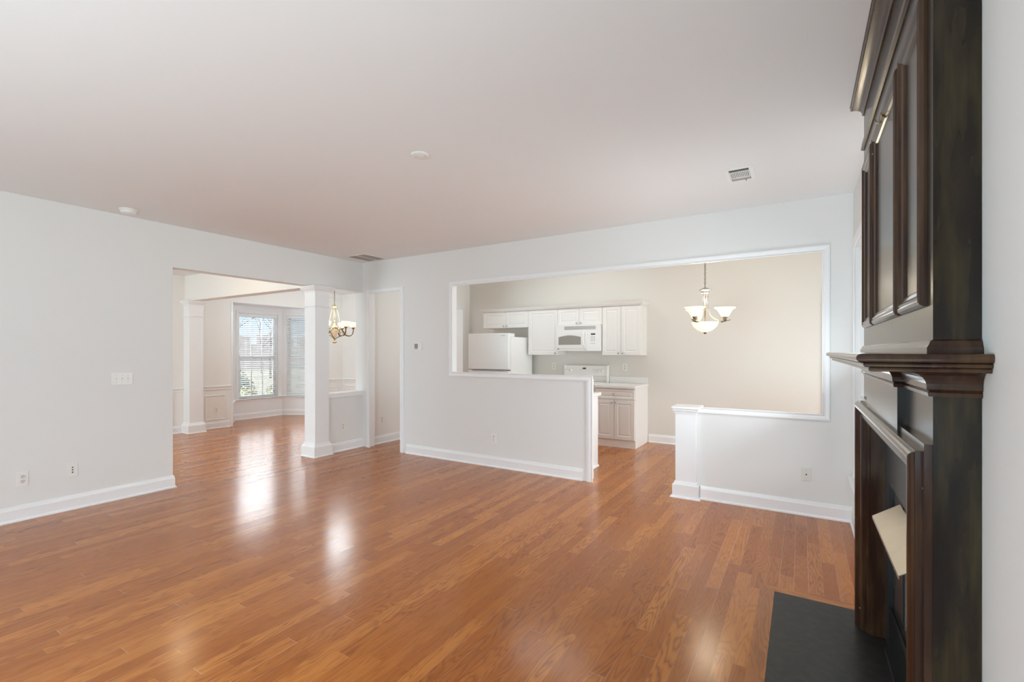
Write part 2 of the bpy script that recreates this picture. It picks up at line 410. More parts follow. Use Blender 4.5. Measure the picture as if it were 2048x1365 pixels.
# ------------------------------------------------------------ trim
BASE = [(0,0), (.026,0), (.026,.010), (.017,.020), (.015,.022), (.015,.098), (.010,.110), (.007,.126), (0,.130)]
CAS = [(0,0), (0,.016), (.010,.018), (.030,.016), (.040,.012), (.050,.018), (.057,.018), (.057,0)]
def baseboard(name, path, m=None):
    b = BM(); sweep(b, path, BASE, (0,0,1)); return struct(name, b, m or M_trim)
e0 = .0005
baseboard('baseboard_left', [(XA+e0, -2.99, 0), (XA+e0, 2.31+e0, 0), (XA-.15, 2.31+e0, 0)][::-1])
baseboard('baseboard_left_half_wall', [(XA+e0, 4.215, 0), (XA+e0, YB-.0, 0)][::-1])
baseboard('baseboard_back', [(-4.683, YB-e0, 0), (-2.041, YB-e0, 0)][::-1])
baseboard('baseboard_back_right', [(-.825, YB-e0, 0), (XC, YB-e0, 0), (XC-e0, 3.07, 0)][::-1])
baseboard('baseboard_right_near', [(XC-e0, 1.54, 0), (XC-e0, -2.99, 0)][::-1])
baseboard('baseboard_foyer', [(XD+e0, -.59, 0), (XD+e0, 3.94, 0)][::-1])
baseboard('baseboard_dining_front', [(XD+e0, 4.215, 0), (XD+e0, 4.745, 0)][::-1])
baseboard('baseboard_bay', [(*p, 0) for p in BP][::-1])
baseboard('baseboard_dining_far', [(XD+e0, 6.66, 0), (XD+e0, YD-e0, 0), (XA-.07, YD-e0, 0)][::-1])
baseboard('baseboard_kitchen_left', [(-5.53+e0, 4.93, 0), (-5.53+e0, 5.53, 0)][::-1])
baseboard('baseboard_kitchen_back', [(-2.035, YK-e0, 0), (1.89, YK-e0, 0)][::-1])
# casing of the doorway and the pass-through (normal -Y: path order decides side)
n_ = (0, -1, 0)
b = BM(); sweep(b, [(-4.74, YB-e0, 0), (-4.74, YB-e0, 2.33), (-5.482, YB-e0, 2.33), (-5.482, YB-e0, 0)], CAS, n_)
struct('trim_1', b, M_trim, 'white casing around the left doorway')
b = BM(); sweep(b, [(-.86, YB-e0, .832), (.208, YB-e0, .832), (.208, YB-e0, 2.33), (-3.92, YB-e0, 2.33), (-3.92, YB-e0, 1.10), (-1.984, YB-e0, 1.10), (-1.984, YB-e0, 0)][::1], CAS, n_)
struct('trim_2', b, M_trim, 'white casing around the kitchen pass-through')
b = BM()   # jamb boards inside the openings
box(b, -5.482, -5.470, YB, YB+.13, 0, 2.33); box(b, -4.752, -4.74, YB, YB+.13, 0, 2.33); box(b, -5.482, -4.74, YB, YB+.13, 2.318, 2.33)
struct('trim_3', b, M_trim)
b = BM()
box(b, -3.92, -3.908, YB+.001, YB+.13, 1.112, 2.33); box(b, -3.92, -1.984, YB+.001, YB+.16, 1.10, 1.114); box(b, -1.996, -1.980, YB-.015, YB+.15, 0, 1.114)
box(b, .196, .208, YB+.001, YB+.13, .832, 2.33); box(b, -.86, .208, YB+.001, YB+.13, .832, .846); box(b, -3.92, .208, YB+.001, YB+.13, 2.318, 2.33)
struct('trim_4', b, M_trim)
b = BM(); sweep(b, [(-5.529, 5.60, 0), (-5.529, 5.60, 2.29), (-5.529, 7.21, 2.29), (-5.529, 7.21, 0)], [(-u*1.2, v) for u, v in CAS], (1,0,0))
struct('trim_5', b, M_trim)
# sill cap of the dining half wall
b = BM(); box(b, XA-.17, XA+.016, 4.165, YB-.001, .772, .834)
struct('trim_6', b, M_trim, 'white cap on the half wall beside the column')
# chair rails, wainscot boxes and crown in the dining room
RAIL = [(0,0), (.012,0), (.016,.012), (.014,.030), (.026,.045), (.032,.058), (.030,.072), (0,.078)]
def rail(name, path): b = BM(); sweep(b, path, RAIL, (0,0,1)); return struct(name, b, M_trim)
rail('trim_7', [(XD+e0, -.59, .712), (XD+e0, 3.965, .712)][::-1])
rail('trim_8', [(XD+e0, 4.19, .712), (XD+e0, 4.765, .712)][::-1])
rail('trim_9', [(XD+e0, 6.64, .712), (XD+e0, YD-e0, .712), (XA-.07, YD-e0, .712)][::-1])
PM = [(0,0), (0,.008), (.008,.014), (.020,.010), (.024,0)]
def wbox(name, pts, nrm):
    b = BM(); sweep(b, pts, PM, nrm, closed=True); return struct(name, b, M_trim)
for y0, y1 in ((4.31, 4.67), (6.76, 7.20), (2.9, 3.8), (1.7, 2.7)):
    wbox('trim_10', [(XD+e0, y0, .155), (XD+e0, y1, .155), (XD+e0, y1, .615), (XD+e0, y0, .615)], (1,0,0))
for x0, x1 in ((-9.08, -8.2), (-8.05, -7.1), (-6.95, -6.0)):
    wbox('trim_11', [(x0, YD-e0, .155), (x0, YD-e0, .615), (x1, YD-e0, .615), (x1, YD-e0, .155)], (0,-1,0))
CRN = [(0,0), (.012,0), (.016,-.0), (.020,.02), (.05,.055), (.06,.075), (.075,.08), (.075,.09), (0,.09)]
b = BM(); sweep(b, [(XD+e0, 4.17, H-.09), (XD+e0, YD-e0, H-.09), (XA-.07, YD-e0, H-.09)][::-1], CRN, (0,0,1)); struct('trim_12', b, M_trim)
# bay: corner beads at the opening, stool and apron
b = BM()
box(b, XD-.12, XD+.012, 4.765, 4.80, 0, 2.38); box(b, XD-.12, XD+.012, 6.605, 6.64, 0, 2.38); box(b, XD-.12, XD+.004, 4.80, 6.605, 2.362, 2.38)
struct('trim_13', b, M_trim)
b = BM(); sweep(b, [(*p, .372) for p in BP][::-1], [(0,0), (.014,0), (.014,.035), (.045,.04), (.05,.05), (.045,.06), (0,.06)], (0,0,1)); struct('trim_14', b, M_trim)
# ------------------------------------------------------------ windows
def window(idx, Mx, x0, x1, z0, z1, depth=.12, muntins=(2, 1), casing=.06, sign=1):
    """double-hung window set in a wall; local +Y points outdoors"""
    o = bpy.data.objects.new('window_%d' % idx, None); COL.objects.link(o); o.matrix_world = Mx; o['kind'] = 'structure'; ORG[o] = V((0,0,0))
    T = lambda *a: box(b, *a)
    b = BM()
    T(x0, x0+.03, .03, depth, z0, z1); T(x1-.03, x1, .03, depth, z0, z1); T(x0+.03, x1-.03, .03, depth, z1-.03, z1); T(x0+.03, x1-.03, .03, depth, z0, z0+.025)
    obj('window_frame', b, M_trim, o, True)
    zm = (z0+z1)/2 - .02
    for nm, ya, za, zb in (('upper_sash', .085, zm-.02, z1-.03), ('lower_sash', .06, z0+.025, zm+.02)):
        b = BM(); s = .038
        T(x0+.03, x0+.03+s, ya, ya+.022, za, zb); T(x1-.03-s, x1-.03, ya, ya+.022, za, zb)
        T(x0+.03+s, x1-.03-s, ya, ya+.022, za, za+.045); T(x0+.03+s, x1-.03-s, ya, ya+.022, zb-.04, zb)
        w = x1-x0-.06-2*s
        for k in range(muntins[0]):
            xx = x0+.03+s + w*(k+1)/(muntins[0]+1); T(xx-.009, xx+.009, ya+.004, ya+.018, za+.045, zb-.04)
        for k in range(muntins[1]):
            zz = za + (zb-za)*(k+1)/(muntins[1]+1); T(x0+.03+s, x1-.03-s, ya+.005, ya+.017, zz-.009, zz+.009)
        sa = obj(nm, b, M_trim, o, True)
        b = BM(); T(x0+.03+s-.002, x1-.03-s+.002, ya+.009, ya+.013, za+.04, zb-.035); obj('glass', b, M_glass, sa, True)
    for xx in (x0+.14, x1-.14):
        b = BM(); T(xx-.022, xx+.022, .045, .062, zm+.02, zm+.034); obj('sash_lock', b, M_grey, o, True)
    if casing:
        b = BM(); T(x0-casing, x0, -.014, 0, z0, z1+casing); T(x1, x1+casing, -.014, 0, z0, z1+casing); T(x0, x1, -.014, 0, z1, z1+casing)
        obj('casing', b, M_trim, o, True, bevel=.004)
    return o
def blind(label, Mx, x0, x1, z0, z1, tilt, group='venetian blinds in the bay'):
    loc = Mx @ V(((x0+x1)/2, .028, z0))
    a = math.atan2(Mx[1][0], Mx[0][0])
    o = thing('venetian_blind', label, 'window blind', loc, a, group); w = (x1-x0)/2; h = z1-z0
    b = BM(); box(b, -w, w, -.024, .022, h-.055, h); obj('headrail', b, M_slat, o, True, bevel=.003)
    b = BM(); n = int((h-.09)/.0415); Rt = Matrix.Rotation(tilt, 4, 'X')
    for k in range(n):
        z = .04 + k*.0415
        box(b, -w+.004, w-.004, -.0245, .0245, -.0014, .0014, Matrix.Translation((0, 0, z)) @ Rt)
    s = obj('slats', b, M_slat, o, True)
    b = BM(); box(b, -w+.002, w-.002, -.025, .025, .0, .018); obj('bottom_rail', b, M_slat, o, True, bevel=.003)
    for xx in (-w*.62, 0, w*.62):
        b = BM(); box(b, xx-.0012, xx+.0012, -.0262, -.0250, .018, h-.055); box(b, xx-.0012, xx+.0012, .0250, .0262, .018, h-.055); obj('ladder_cord', b, M_tape, o, True)
    return o
tilts = [R(14), R(10), R(36)]
labs = ['venetian blind on the narrow left side of the bay', 'open white venetian blind on the middle bay window with trees showing through',
        'more closed white venetian blind on the bay window next to the column']
for i, (Mx, L, a, hole) in enumerate(bay):
    window(i+1, Mx, hole[0], hole[1], .41, 2.22, casing=.055)
    blind(labs[i], Mx, hole[0]+.004, hole[1]-.004, .415, 2.215, tilts[i])
MC = Matrix.Translation((XC, 4.655, 0)) @ Matrix.Rotation(R(-90), 4, 'Z')     # local x runs toward -Y, local y toward +X
window(4, MC, 0, 1.305, .40, 2.26, casing=.075)
b = BM(); box(b, XC-.045, XC+.03, 3.25, 4.765, .372, .398); box(b, XC-.016, XC, 3.28, 4.735, .30, .372)
struct('trim_15', b, M_trim, 'stool and apron under the fireplace wall window')
for k, (xa, xb) in enumerate(((-2.25, -.35), (-4.95, -3.05))):
    window(5+k, Matrix.Translation((xb, -3.0, 0)) @ Matrix.Rotation(R(180), 4, 'Z'), 0, 1.9, .35, 2.35, depth=.12)
window(10, Matrix.Translation((XC, 1.085, 0)) @ Matrix.Rotation(R(-90), 4, 'Z'), 0, 1.305, .40, 2.26, casing=.075)  # unseen window added beside the camera to bring in light
window(7, Matrix.Translation((1.90, 7.0, 0)) @ Matrix.Rotation(R(-90), 4, 'Z'), 0, 1.8, .2, 2.3)
window(8, Matrix.Translation((-6.5, -.6, 0)) @ Matrix.Rotation(R(180), 4, 'Z'), 0, 1.8, .3, 2.3)  # unseen foyer window, added to go with the fill lamp
# arched window of the breakfast corner
aw = bpy.data.objects.new('window_9', None); COL.objects.link(aw); aw['kind'] = 'structure'; aw.location = (.71, YK, .3); ORG[aw] = V((.71, YK, .3))
def archpts(r, y, n=16): return [(.71-r, y, .30)] + [(.71-r*math.cos(math.pi*i/n), y, 2.10+r*math.sin(math.pi*i/n)) for i in range(n+1)] + [(.71+r, y, .30)]
b = BM(); sweep(b, archpts(.40, YK-e0), [(0,0), (0,.018), (.06,.018), (.06,0)], (0,-1,0)); obj('casing', b, M_trim, aw)
b = BM(); sweep(b, archpts(.40, YK+.11), [(0,0), (0,.06), (-.04,.06), (-.04,0)], (0,-1,0)); obj('window_frame', b, M_trim, aw)
b = BM(); box(b, .695, .725, YK+.06, YK+.09, .3, 2.48); box(b, .33, 1.09, YK+.06, YK+.09, 2.08, 2.12); box(b, .33, 1.09, YK+.06, YK+.09, 1.18, 1.22); box(b, .33, 1.09, YK+.06, YK+.09, .3, .36); obj('sash', b, M_trim, aw)
b = BM(); prism(b, [(x, z) for x, y, z in archpts(.37, 0)], 'y', YK+.072, YK+.076); obj('glass', b, M_glass, aw)
b = BM(); box(b, .27, 1.15, YK-.04, YK-.001, .27, .30); obj('stool', b, M_trim, aw)

# ------------------------------------------------------------ columns and post
def column(label, x0, x1, y0, y1, sides, zt=2.303, group='square columns under the dining beam'):
    """square column; sides = set of faces that carry mouldings"""
    cx, cy = (x0+x1)/2, (y0+y1)/2
    o = thing('square_column', label, 'column', (cx, cy, 0), 0, None)
    full = [(x0,y0),(x1,y0),(x1,y1),(x0,y1)]
    if 'x-' in sides: path = full; closed = True
    else: path = [(x0,y1),(x1,y1),(x1,y0),(x0,y0)][::-1]; closed = False
    def ring(name, prof, z, m=M_trim):
        b = BM(); pr = [(-u, v) for u, v in prof]
        sweep(b, [(*p, z) for p in path], pr, (0,0,1), closed=closed); obj(name, b, m, o)
    b = BM(); box(b, x0, x1, y0, y1, 0, zt); obj('shaft', b, M_trim, o)
    ring('plinth', [(0,0), (.042,0), (.042,.010), (.033,.02), (.033,.135), (.024,.150), (.014,.162), (.010,.178), (0,.182)], 0)
    ring('neck_moulding', [(0,0), (.008,.003), (.013,.012), (.008,.022), (0,.025)], zt-.285)
    ring('capital', [(0,0), (.008,.0), (.010,.016), (.022,.030), (.040,.048), (.048,.062), (.060,.066), (.060,.083), (0,.083)], zt-.084)
    return o
column('square white column with moulded capital beside the dining half wall', -5.765, -5.54, 3.96, 4.175, {'x-'})
column('white half column against the far foyer wall left of the bay', XD+.001, -8.985, 3.965, 4.185, set())
# low post at the end of the half wall
p = thing('half_wall_post', 'short square white post with moulded cap ending the low half wall', 'post', (-.955, 4.86, 0))
x0, x1, y0, y1 = -1.05, -.86, 4.755, 4.955
pp = [(x0,y0),(x1,y0),(x1,y1),(x0,y1)]
b = BM(); box(b, x0, x1, y0, y1, 0, .83); obj('shaft', b, M_trim, p)
b = BM(); sweep(b, [(*q, 0) for q in pp], [(0,0), (-.045,0), (-.045,.008), (-.027,.018), (-.025,.022), (-.025,.125), (-.014,.137), (-.010,.15), (0,.158)], (0,0,1), closed=True); obj('plinth', b, M_trim, p)
b = BM(); sweep(b, [(*q, .82) for q in pp], [(0,0), (-.010,0), (-.013,.018), (-.020,.022), (-.022,.042), (-.030,.048), (-.030,.066), (0,.066)], (0,0,1), closed=True)
box(b, x0, x1, y0, y1, .87, .886); obj('cap', b, M_trim, p)

# ------------------------------------------------------------ wall plates (local -Y faces the room)
def plate_outlet(label, loc, rz, m=M_plate, group=None, w=.072, h=.117):
    o = thing('wall_outlet', label, 'outlet', loc, rz, group)
    b = BM(); box(b, -w/2, w/2, -.006, 0, -h/2, h/2); obj('plate', b, m, o, True, bevel=.002)
    for s in (-1, 1):
        b = BM(); lathe(b, [(.0165, 0), (.0165, .003), (.014, .004)], n=16, M=Matrix.Translation((0, -.0055, s*.0205)) @ Matrix.Rotation(R(90), 4, 'X')); r = obj('receptacle', b, M_recess, o, True)
        b = BM(); box(b, -.0075, -.0050, -.0102, -.0092, s*.0205+.000, s*.0205+.010); box(b, .0050, .0075, -.0102, -.0092, s*.0205+.001, s*.0205+.009); lathe(b, [(.0028,0), (.0028,.0012)], n=8, M=Matrix.Translation((0, -.0091, s*.0205-.008)) @ Matrix.Rotation(R(90), 4, 'X')); obj('slots', b, M_dark, r, True)
    return o
PX = R(90)
plate_outlet('white duplex outlet low on the long left wall', (XA, 1.197, .348), PX)
plate_outlet('white outlet on the half wall beside the column', (XA, 4.447, .350), PX)
plate_outlet('white outlet on the wall seen through the left doorway', (-5.53, 5.12, .365), PX)
plate_outlet('white outlet low on the wall under the kitchen pass-through', (-3.221, YB, .353), 0)
plate_outlet('white outlet inside the wainscot box of the dining room', (XD, 4.509, .334), PX)
plate_outlet('white outlet above the counter left of the range', (-3.692, YK, 1.162), 0)
plate_outlet('white outlet above the counter right of the range', (-2.417, YK, 1.167), 0, w=.08)
o = thing('light_switch', 'triple white light switch plate on the long left wall', 'light switch', (XA, 1.879, 1.16), PX)
b = BM(); box(b, -.083, .083, -.006, 0, -.058, .058); obj('plate', b, M_plate, o, True, bevel=.002)
for k in (-1, 0, 1):
    b = BM(); box(b, k*.046-.006, k*.046+.006, -.0075, -.0055, -.012, .012); t_ = obj('toggle_slot', b, M_recess, o, True)
    b = BM(); hexa(b, [(k*.046-.004,-.007,-.006), (k*.046+.004,-.007,-.006), (k*.046+.004,-.007,.004), (k*.046-.004,-.007,.004)], [(k*.046-.003,-.017,.003), (k*.046+.003,-.017,.003), (k*.046+.003,-.016,.009), (k*.046-.003,-.016,.009)]); obj('toggle', b, M_plate, o, True)
    for z in (-.03, .03):
        b = BM(); lathe(b, [(.003,0), (.002,.0015)], n=8, M=Matrix.Translation((k*.046, -.006, z)) @ Matrix.Rotation(R(90), 4, 'X')); obj('screw', b, M_grey, o, True)
o = thing('light_switch', 'single white switch on the far foyer wall left of the half column', 'light switch', (XD, 3.774, 1.125), PX)
b = BM(); box(b, -.036, .036, -.006, 0, -.058, .058); obj('plate', b, M_plate, o, True, bevel=.002)
b = BM(); box(b, -.005, .005, -.015, -.005, -.004, .010); obj('toggle', b, M_recess, o, True)
o = thing('jack_plate', 'white wall plate with three dark jacks on the left wall', 'wall plate', (XA, 1.516, .357), PX)
b = BM(); box(b, -.036, .036, -.006, 0, -.062, .062); obj('plate', b, M_plate, o, True, bevel=.002)
for z in (-.022, 0, .022):
    b = BM(); box(b, -.005, .005, -.0075, -.0055, z-.005, z+.005); obj('jack', b, M_dark, o, True)
o = thing('cable_plate', 'ivory wall plate with one cable jack on the low half wall', 'wall plate', (.038, YB, .357), 0)
b = BM(); box(b, -.036, .036, -.007, 0, -.056, .056); obj('plate', b, M_plate2, o, True, bevel=.002)
b = BM(); lathe(b, [(.0055,0), (.0055,.008), (.003,.009)], n=10, M=Matrix.Translation((0, -.007, .001)) @ Matrix.Rotation(R(90), 4, 'X')); obj('cable_jack', b, M_dark, o, True)
for z in (-.04, .04):
    b = BM(); lathe(b, [(.003,0), (.002,.0015)], n=8, M=Matrix.Translation((0, -.007, z)) @ Matrix.Rotation(R(90), 4, 'X')); obj('screw', b, M_grey, o, True)
o = thing('thermostat', 'small white thermostat with grey display left of the pass-through', 'thermostat', (-4.47, YB, 1.495), 0)
b = BM(); box(b, -.072, .072, -.024, 0, -.052, .052); obj('body', b, M_plate, o, True, bevel=.006)
b = BM(); box(b, -.048, .012, -.026, -.0235, -.028, .032); obj('display', b, M_lcd, o, True)
b = BM(); box(b, -.048, .012, -.0262, -.0235, -.040, -.030); obj('button_strip', b, M_grey, o, True)

# ------------------------------------------------------------ ceiling fittings
o = thing('smoke_detector', 'round white smoke detector on the ceiling near the left wall', 'smoke detector', (-5.315, 1.835, H))
b = BM(); lathe(b, [(.072,0), (.072,-.010), (.066,-.016)][::-1], n=28); obj('base', b, M_plate, o, True)
b = BM(); lathe(b, [(.0,-.042), (.045,-.041), (.058,-.034), (.062,-.018), (.062,-.014)], n=28); obj('cover', b, M_plate, o, True)
o = thing('ceiling_cover', 'flat round white cover plate in the middle of the ceiling', 'ceiling cover', (-2.174, 2.355, H))
b = BM(); lathe(b, [(0,-.009), (.055,-.009), (.062,-.006), (.064,0)], n=32); obj('disc', b, M_ventw, o, True)
for s in (-1, 1):
    b = BM(); lathe(b, [(.004,0), (.003,-.002)], (s*.03, s*.012, -.009), n=8); obj('screw', b, M_grey, o, True)
o = thing('ceiling_register', 'white supply register with dark slot and fins on the ceiling by the fireplace', 'vent', (-.387, 3.855, H))
b = BM(); slab(b, 'z' if False else 'y', 0, 0.001, 0, .001, 0, .001); b.free()
b = BM()
def frame_xy(b, x0, x1, y0, y1, t, z0, z1):
    box(b, x0, x1, y0, y0+t, z0, z1); box(b, x0, x1, y1-t, y1, z0, z1); box(b, x0, x0+t, y0+t, y1-t, z0, z1); box(b, x1-t, x1, y0+t, y1-t, z0, z1)
frame_xy(b, -.10, .10, -.155, .155, .034, -.007, 0); obj('frame', b, M_ventw, o, True, bevel=.002)
b = BM(); box(b, -.066, .066, -.121, .121, -.0015, -.0005); obj('backing', b, M_ventd, o, True)
b = BM()
for k in range(12): box(b, -.064+k*.0111, -.064+k*.0111+.0062, -.066, .055, -.008, -.002)
box(b, -.066, .066, -.072, -.064, -.010, -.002); box(b, -.066, .066, .055, .063, -.010, -.002)
obj('fins', b, M_ventw, o, True)
b = BM(); box(b, -.064, .064, .063, .121, -.007, -.003); obj('damper_strip', b, M_vent, o, True)
b = BM(); box(b, .028, .034, .108, .128, -.016, -.006); obj('lever', b, M_vent, o, True)
o = thing('return_grille', 'wide grey return air grille on the ceiling in the far left corner', 'vent', (-5.20, 4.535, H))
b = BM(); frame_xy(b, -.19, .19, -.205, .205, .022, -.006, 0); box(b, -.008, .008, -.183, .183, -.006, -.001); obj('frame', b, M_ventw, o, True)
b = BM(); box(b, -.168, .168, -.183, .183, -.0015, -.0005); obj('backing', b, M_ventd, o, True)
b = BM()
for k in range(22): 
    x = -.160 + k*.0150
    if abs(x+.003) < .012: continue
    hexa(b, [(x,-.183,-.006),(x+.002,-.183,-.006),(x+.002,.183,-.006),(x,.183,-.006)], [(x+.007,-.183,-.002),(x+.009,-.183,-.002),(x+.009,.183,-.002),(x+.007,.183,-.002)])
obj('louvers', b, M_vent, o, True)
# flush light of the foyer, hidden behind the header but mirrored in the floor
o = thing('flush_ceiling_light', 'warm glass dome light on the foyer ceiling, mirrored in the floor', 'ceiling light', (-7.02, 2.95, H))
b = BM(); lathe(b, [(.10,0), (.10,-.02), (.15,-.03)][::-1], n=28); obj('base', b, M_brass, o, True)
b = BM(); lathe(b, [(0,-.13), (.06,-.122), (.11,-.095), (.14,-.055), (.15,-.03)], n=28); obj('glass_dome', b, M_dome, o, True)
point('foyer_bulb', (-7.02, 2.95, H-.26), 4, (1, .93, .82), .16)

# ------------------------------------------------------------ chandeliers
def chain(b, x, y, z0, z1, r=.0025, link=.034):
    n = max(1, int((z1-z0)/(link*.75))); st = (z1-z0)/n
    for k in range(n):
        zc = z0 + (k+.5)*st; pts = []
        for i in range(10):
            a = 2*math.pi*i/10; u = .009*math.cos(a); w = st*.66*math.sin(a)
            pts.append((x+u, y, zc+w) if k % 2 else (x, y+u, zc+w))
        tube(b, pts, r, 5, closed=True)
kx, ky = -.925, 5.66
o = thing('bell_shade_chandelier', 'bronze chandelier with upturned bell glass shades and bottom bowl in the breakfast area', 'chandelier', (kx, ky, 1.62))
b = BM(); chain(b, kx, ky, 2.165, HK-.03); obj('chain', b, M_bronze, o)
b = BM(); lathe(b, [(.02,-.03), (.06,-.02), (.065,0)], (kx, ky, HK)); obj('ceiling_canopy', b, M_bronze, o)
b = BM(); lathe(b, [(.005,2.17), (.010,2.15), (.035,2.135), (.072,2.118), (.070,2.112), (.045,2.106), (.042,2.09), (.050,2.086), (.048,2.080), (.0,2.078)][::-1], (kx, ky, 0)); obj('hub', b, M_steel, o)
b = BM(); tube(b, [(kx, ky, 2.09), (kx, ky, 1.66)], .0055); obj('centre_rod', b, M_bronze, o)
for q in range(3):
    a = R(9.3) + q*2*math.pi/3; d = V((math.cos(a), math.sin(a), 0)); c0 = V((kx, ky, 0))
    P = lambda r, z: c0 + d*r + V((0,0,z))
    b = BM(); tube(b, [P(.024, 2.09), P(.024, 1.99)] + bez(P(.024, 1.96), P(.026, 1.82), P(.09, 1.78), P(.20, 1.755), 10), [.0075]*13, 8)
    arm = obj('arm', b, M_steel, o)
    b = BM(); hexa(b, [P(.165, 1.745)+d.cross(V((0,0,1)))*.022, P(.165, 1.745)-d.cross(V((0,0,1)))*.022, P(.262, 1.772)-d.cross(V((0,0,1)))*.008, P(.262, 1.772)+d.cross(V((0,0,1)))*.008],
                      [P(.165, 1.755)+d.cross(V((0,0,1)))*.022, P(.165, 1.755)-d.cross(V((0,0,1)))*.022, P(.262, 1.778)-d.cross(V((0,0,1)))*.008, P(.262, 1.778)+d.cross(V((0,0,1)))*.008])
    obj('leaf_plate', b, M_bronze, arm)
    b = BM(); lathe(b, [(.008,1.755), (.012,1.765), (.022,1.785), (.018,1.79), (.030,1.80), (.028,1.812)], P(.205, 0)); obj('lamp_cup', b, M_bronze, arm)
    b = BM(); lathe(b, [(.032,1.808), (.045,1.825), (.060,1.855), (.082,1.888), (.112,1.908), (.112,1.913), (.080,1.895), (.056,1.86), (.040,1.828), (.028,1.812)], P(.205, 0)); obj('glass_shade', b, M_shade, o)
b = BM(); lathe(b, [(.0,1.637), (.03,1.642), (.085,1.668), (.125,1.708), (.142,1.748), (.146,1.754), (.138,1.752), (.11,1.715), (.06,1.67), (0,1.655)], (kx, ky, 0), 32); obj('glass_bowl', b, M_shade, o)
b = BM(); lathe(b, [(.0,1.618), (.008,1.622), (.016,1.630), (.022,1.638), (.0,1.641)], (kx, ky, 0)); obj('finial', b, M_bronze, o)
point('breakfast_bulb', (kx, ky, 2.02), 16, (1, .85, .62), .12)

dx, dy = -7.40, 5.70
o = thing('brass_chandelier', 'antique brass six-arm chandelier with alabaster bowls hanging in the dining room', 'chandelier', (dx, dy, 1.57))
b = BM(); chain(b, dx, dy, 2.29, H-.03); obj('chain', b, M_bronze, o)
b = BM(); lathe(b, [(.02,-.035), (.06,-.02), (.065,0)], (dx, dy, H)); obj('ceiling_canopy', b, M_brass, o)
b = BM(); lathe(b, [(.0,2.235), (.02,2.24), (.045,2.25), (.05,2.262), (.025,2.275), (.008,2.30)], (dx, dy, 0)); obj('crown_ring', b, M_brass, o)
for q in range(4):
    a = R(52.5+10) + q*math.pi/2; d = V((math.cos(a), math.sin(a), 0))
    b = BM(); tube(b, [V((dx,dy,0))+d*r+V((0,0,z)) for r, z in ((.04,2.25), (.055,2.18), (.085,2.04), (.10,1.96), (.112,1.84))], .0055, 6); obj('hanger_rod', b, M_brass, o)
b = BM(); tube(b, [(dx,dy,2.24), (dx,dy,1.98)], .004, 6); lathe(b, [(.01,2.0), (.016,1.975), (.012,1.955), (.03,1.93), (.035,1.90), (.075,1.875), (.078,1.835), (.0,1.833)][::-1], (dx, dy, 0)); obj('stem', b, M_brass, o)
b = BM(); lathe(b, [(.0,1.665), (.018,1.672), (.045,1.72), (.075,1.785), (.088,1.83), (.088,1.834)], (dx, dy, 0)); obj('urn', b, M_urn, o)
for q in range(6):
    a = R(52.5+5) + q*math.pi/3; d = V((math.cos(a), math.sin(a), 0)); c0 = V((dx, dy, 0))
    P = lambda r, z: c0 + d*r + V((0,0,z))
    b = BM(); tube(b, bez(P(.082, 1.845), P(.16, 1.86), P(.15, 1.72), P(.235, 1.715), 8) + bez(P(.26, 1.715), P(.32, 1.72), P(.332, 1.79), P(.332, 1.845), 8), .0115, 8)
    arm = obj('arm', b, M_bronze, o)
    b = BM(); lathe(b, [(.014,1.84), (.022,1.85), (.034,1.868), (.036,1.878), (.0,1.88)], P(.332, 0)); obj('lamp_cup', b, M_brass, arm)
    b = BM(); lathe(b, [(.034,1.874), (.060,1.89), (.078,1.92), (.082,1.955), (.080,1.97), (.072,1.955), (.05,1.90)], P(.332, 0)); obj('glass_shade', b, M_shade, o)
for q in range(3):
    a = R(60) + q*2*math.pi/3; d = V((math.cos(a), math.sin(a), 0)); c0 = V((dx, dy, 0))
    b = BM(); tube(b, bez(c0+d*.15+V((0,0,1.76)), c0+d*.14+V((0,0,1.71)), c0+d*.04+V((0,0,1.69)), c0+V((0,0,1.645)), 8), .007, 6); obj('scroll', b, M_bronze, o)
b = BM(); lathe(b, [(.0,1.572), (.02,1.576), (.045,1.59), (.03,1.605), (.01,1.615), (.016,1.64), (.022,1.66), (0,1.668)], (dx, dy, 0), 12); obj('finial', b, M_brass, o)
point('dining_bulb', (dx, dy, 2.12), 48, (.80, .93, 1.0), .3)

# ------------------------------------------------------------ kitchen
def panel_door(b, x0, x1, z0, z1, yf, th=.019, inset=.055):
    """routed door facing -Y, front plane at yf"""
    box(b, x0, x1, yf+.007, yf+th, z0, z1)
    def ring(i, y): return [(x0+i, y, z0+i), (x1-i, y, z0+i), (x1-i, y, z1-i), (x0+i, y, z1-i)]
    iw = min(inset, (z1-z0)*.26, (x1-x0)*.3)
    rs = [ring(0, yf+.007), ring(.003, yf), ring(iw, yf), ring(iw+.006, yf+.006), ring(iw+.012, yf+.006), ring(iw+.028, yf+.001)]
    vs = [[b.verts.new(V(p)) for p in r_] for r_ in rs]
    for a, c in zip(vs, vs[1:]):
        for i in range(4): b.faces.new((a[i], a[(i+1) % 4], c[(i+1) % 4], c[i]))
    b.faces.new(vs[-1])
    bmesh.ops.recalc_face_normals(b, faces=b.faces)
def add_knob(x, z, yf, parent):
    b = BM(); lathe(b, [(.006,0), (.005,.010), (.014,.016), (.015,.022), (.010,.027), (.0,.028)], n=12, M=Matrix.Translation((x, yf+.001, z)) @ Matrix.Rotation(R(90), 4, 'X'))
    obj('knob', b, M_knob, parent)
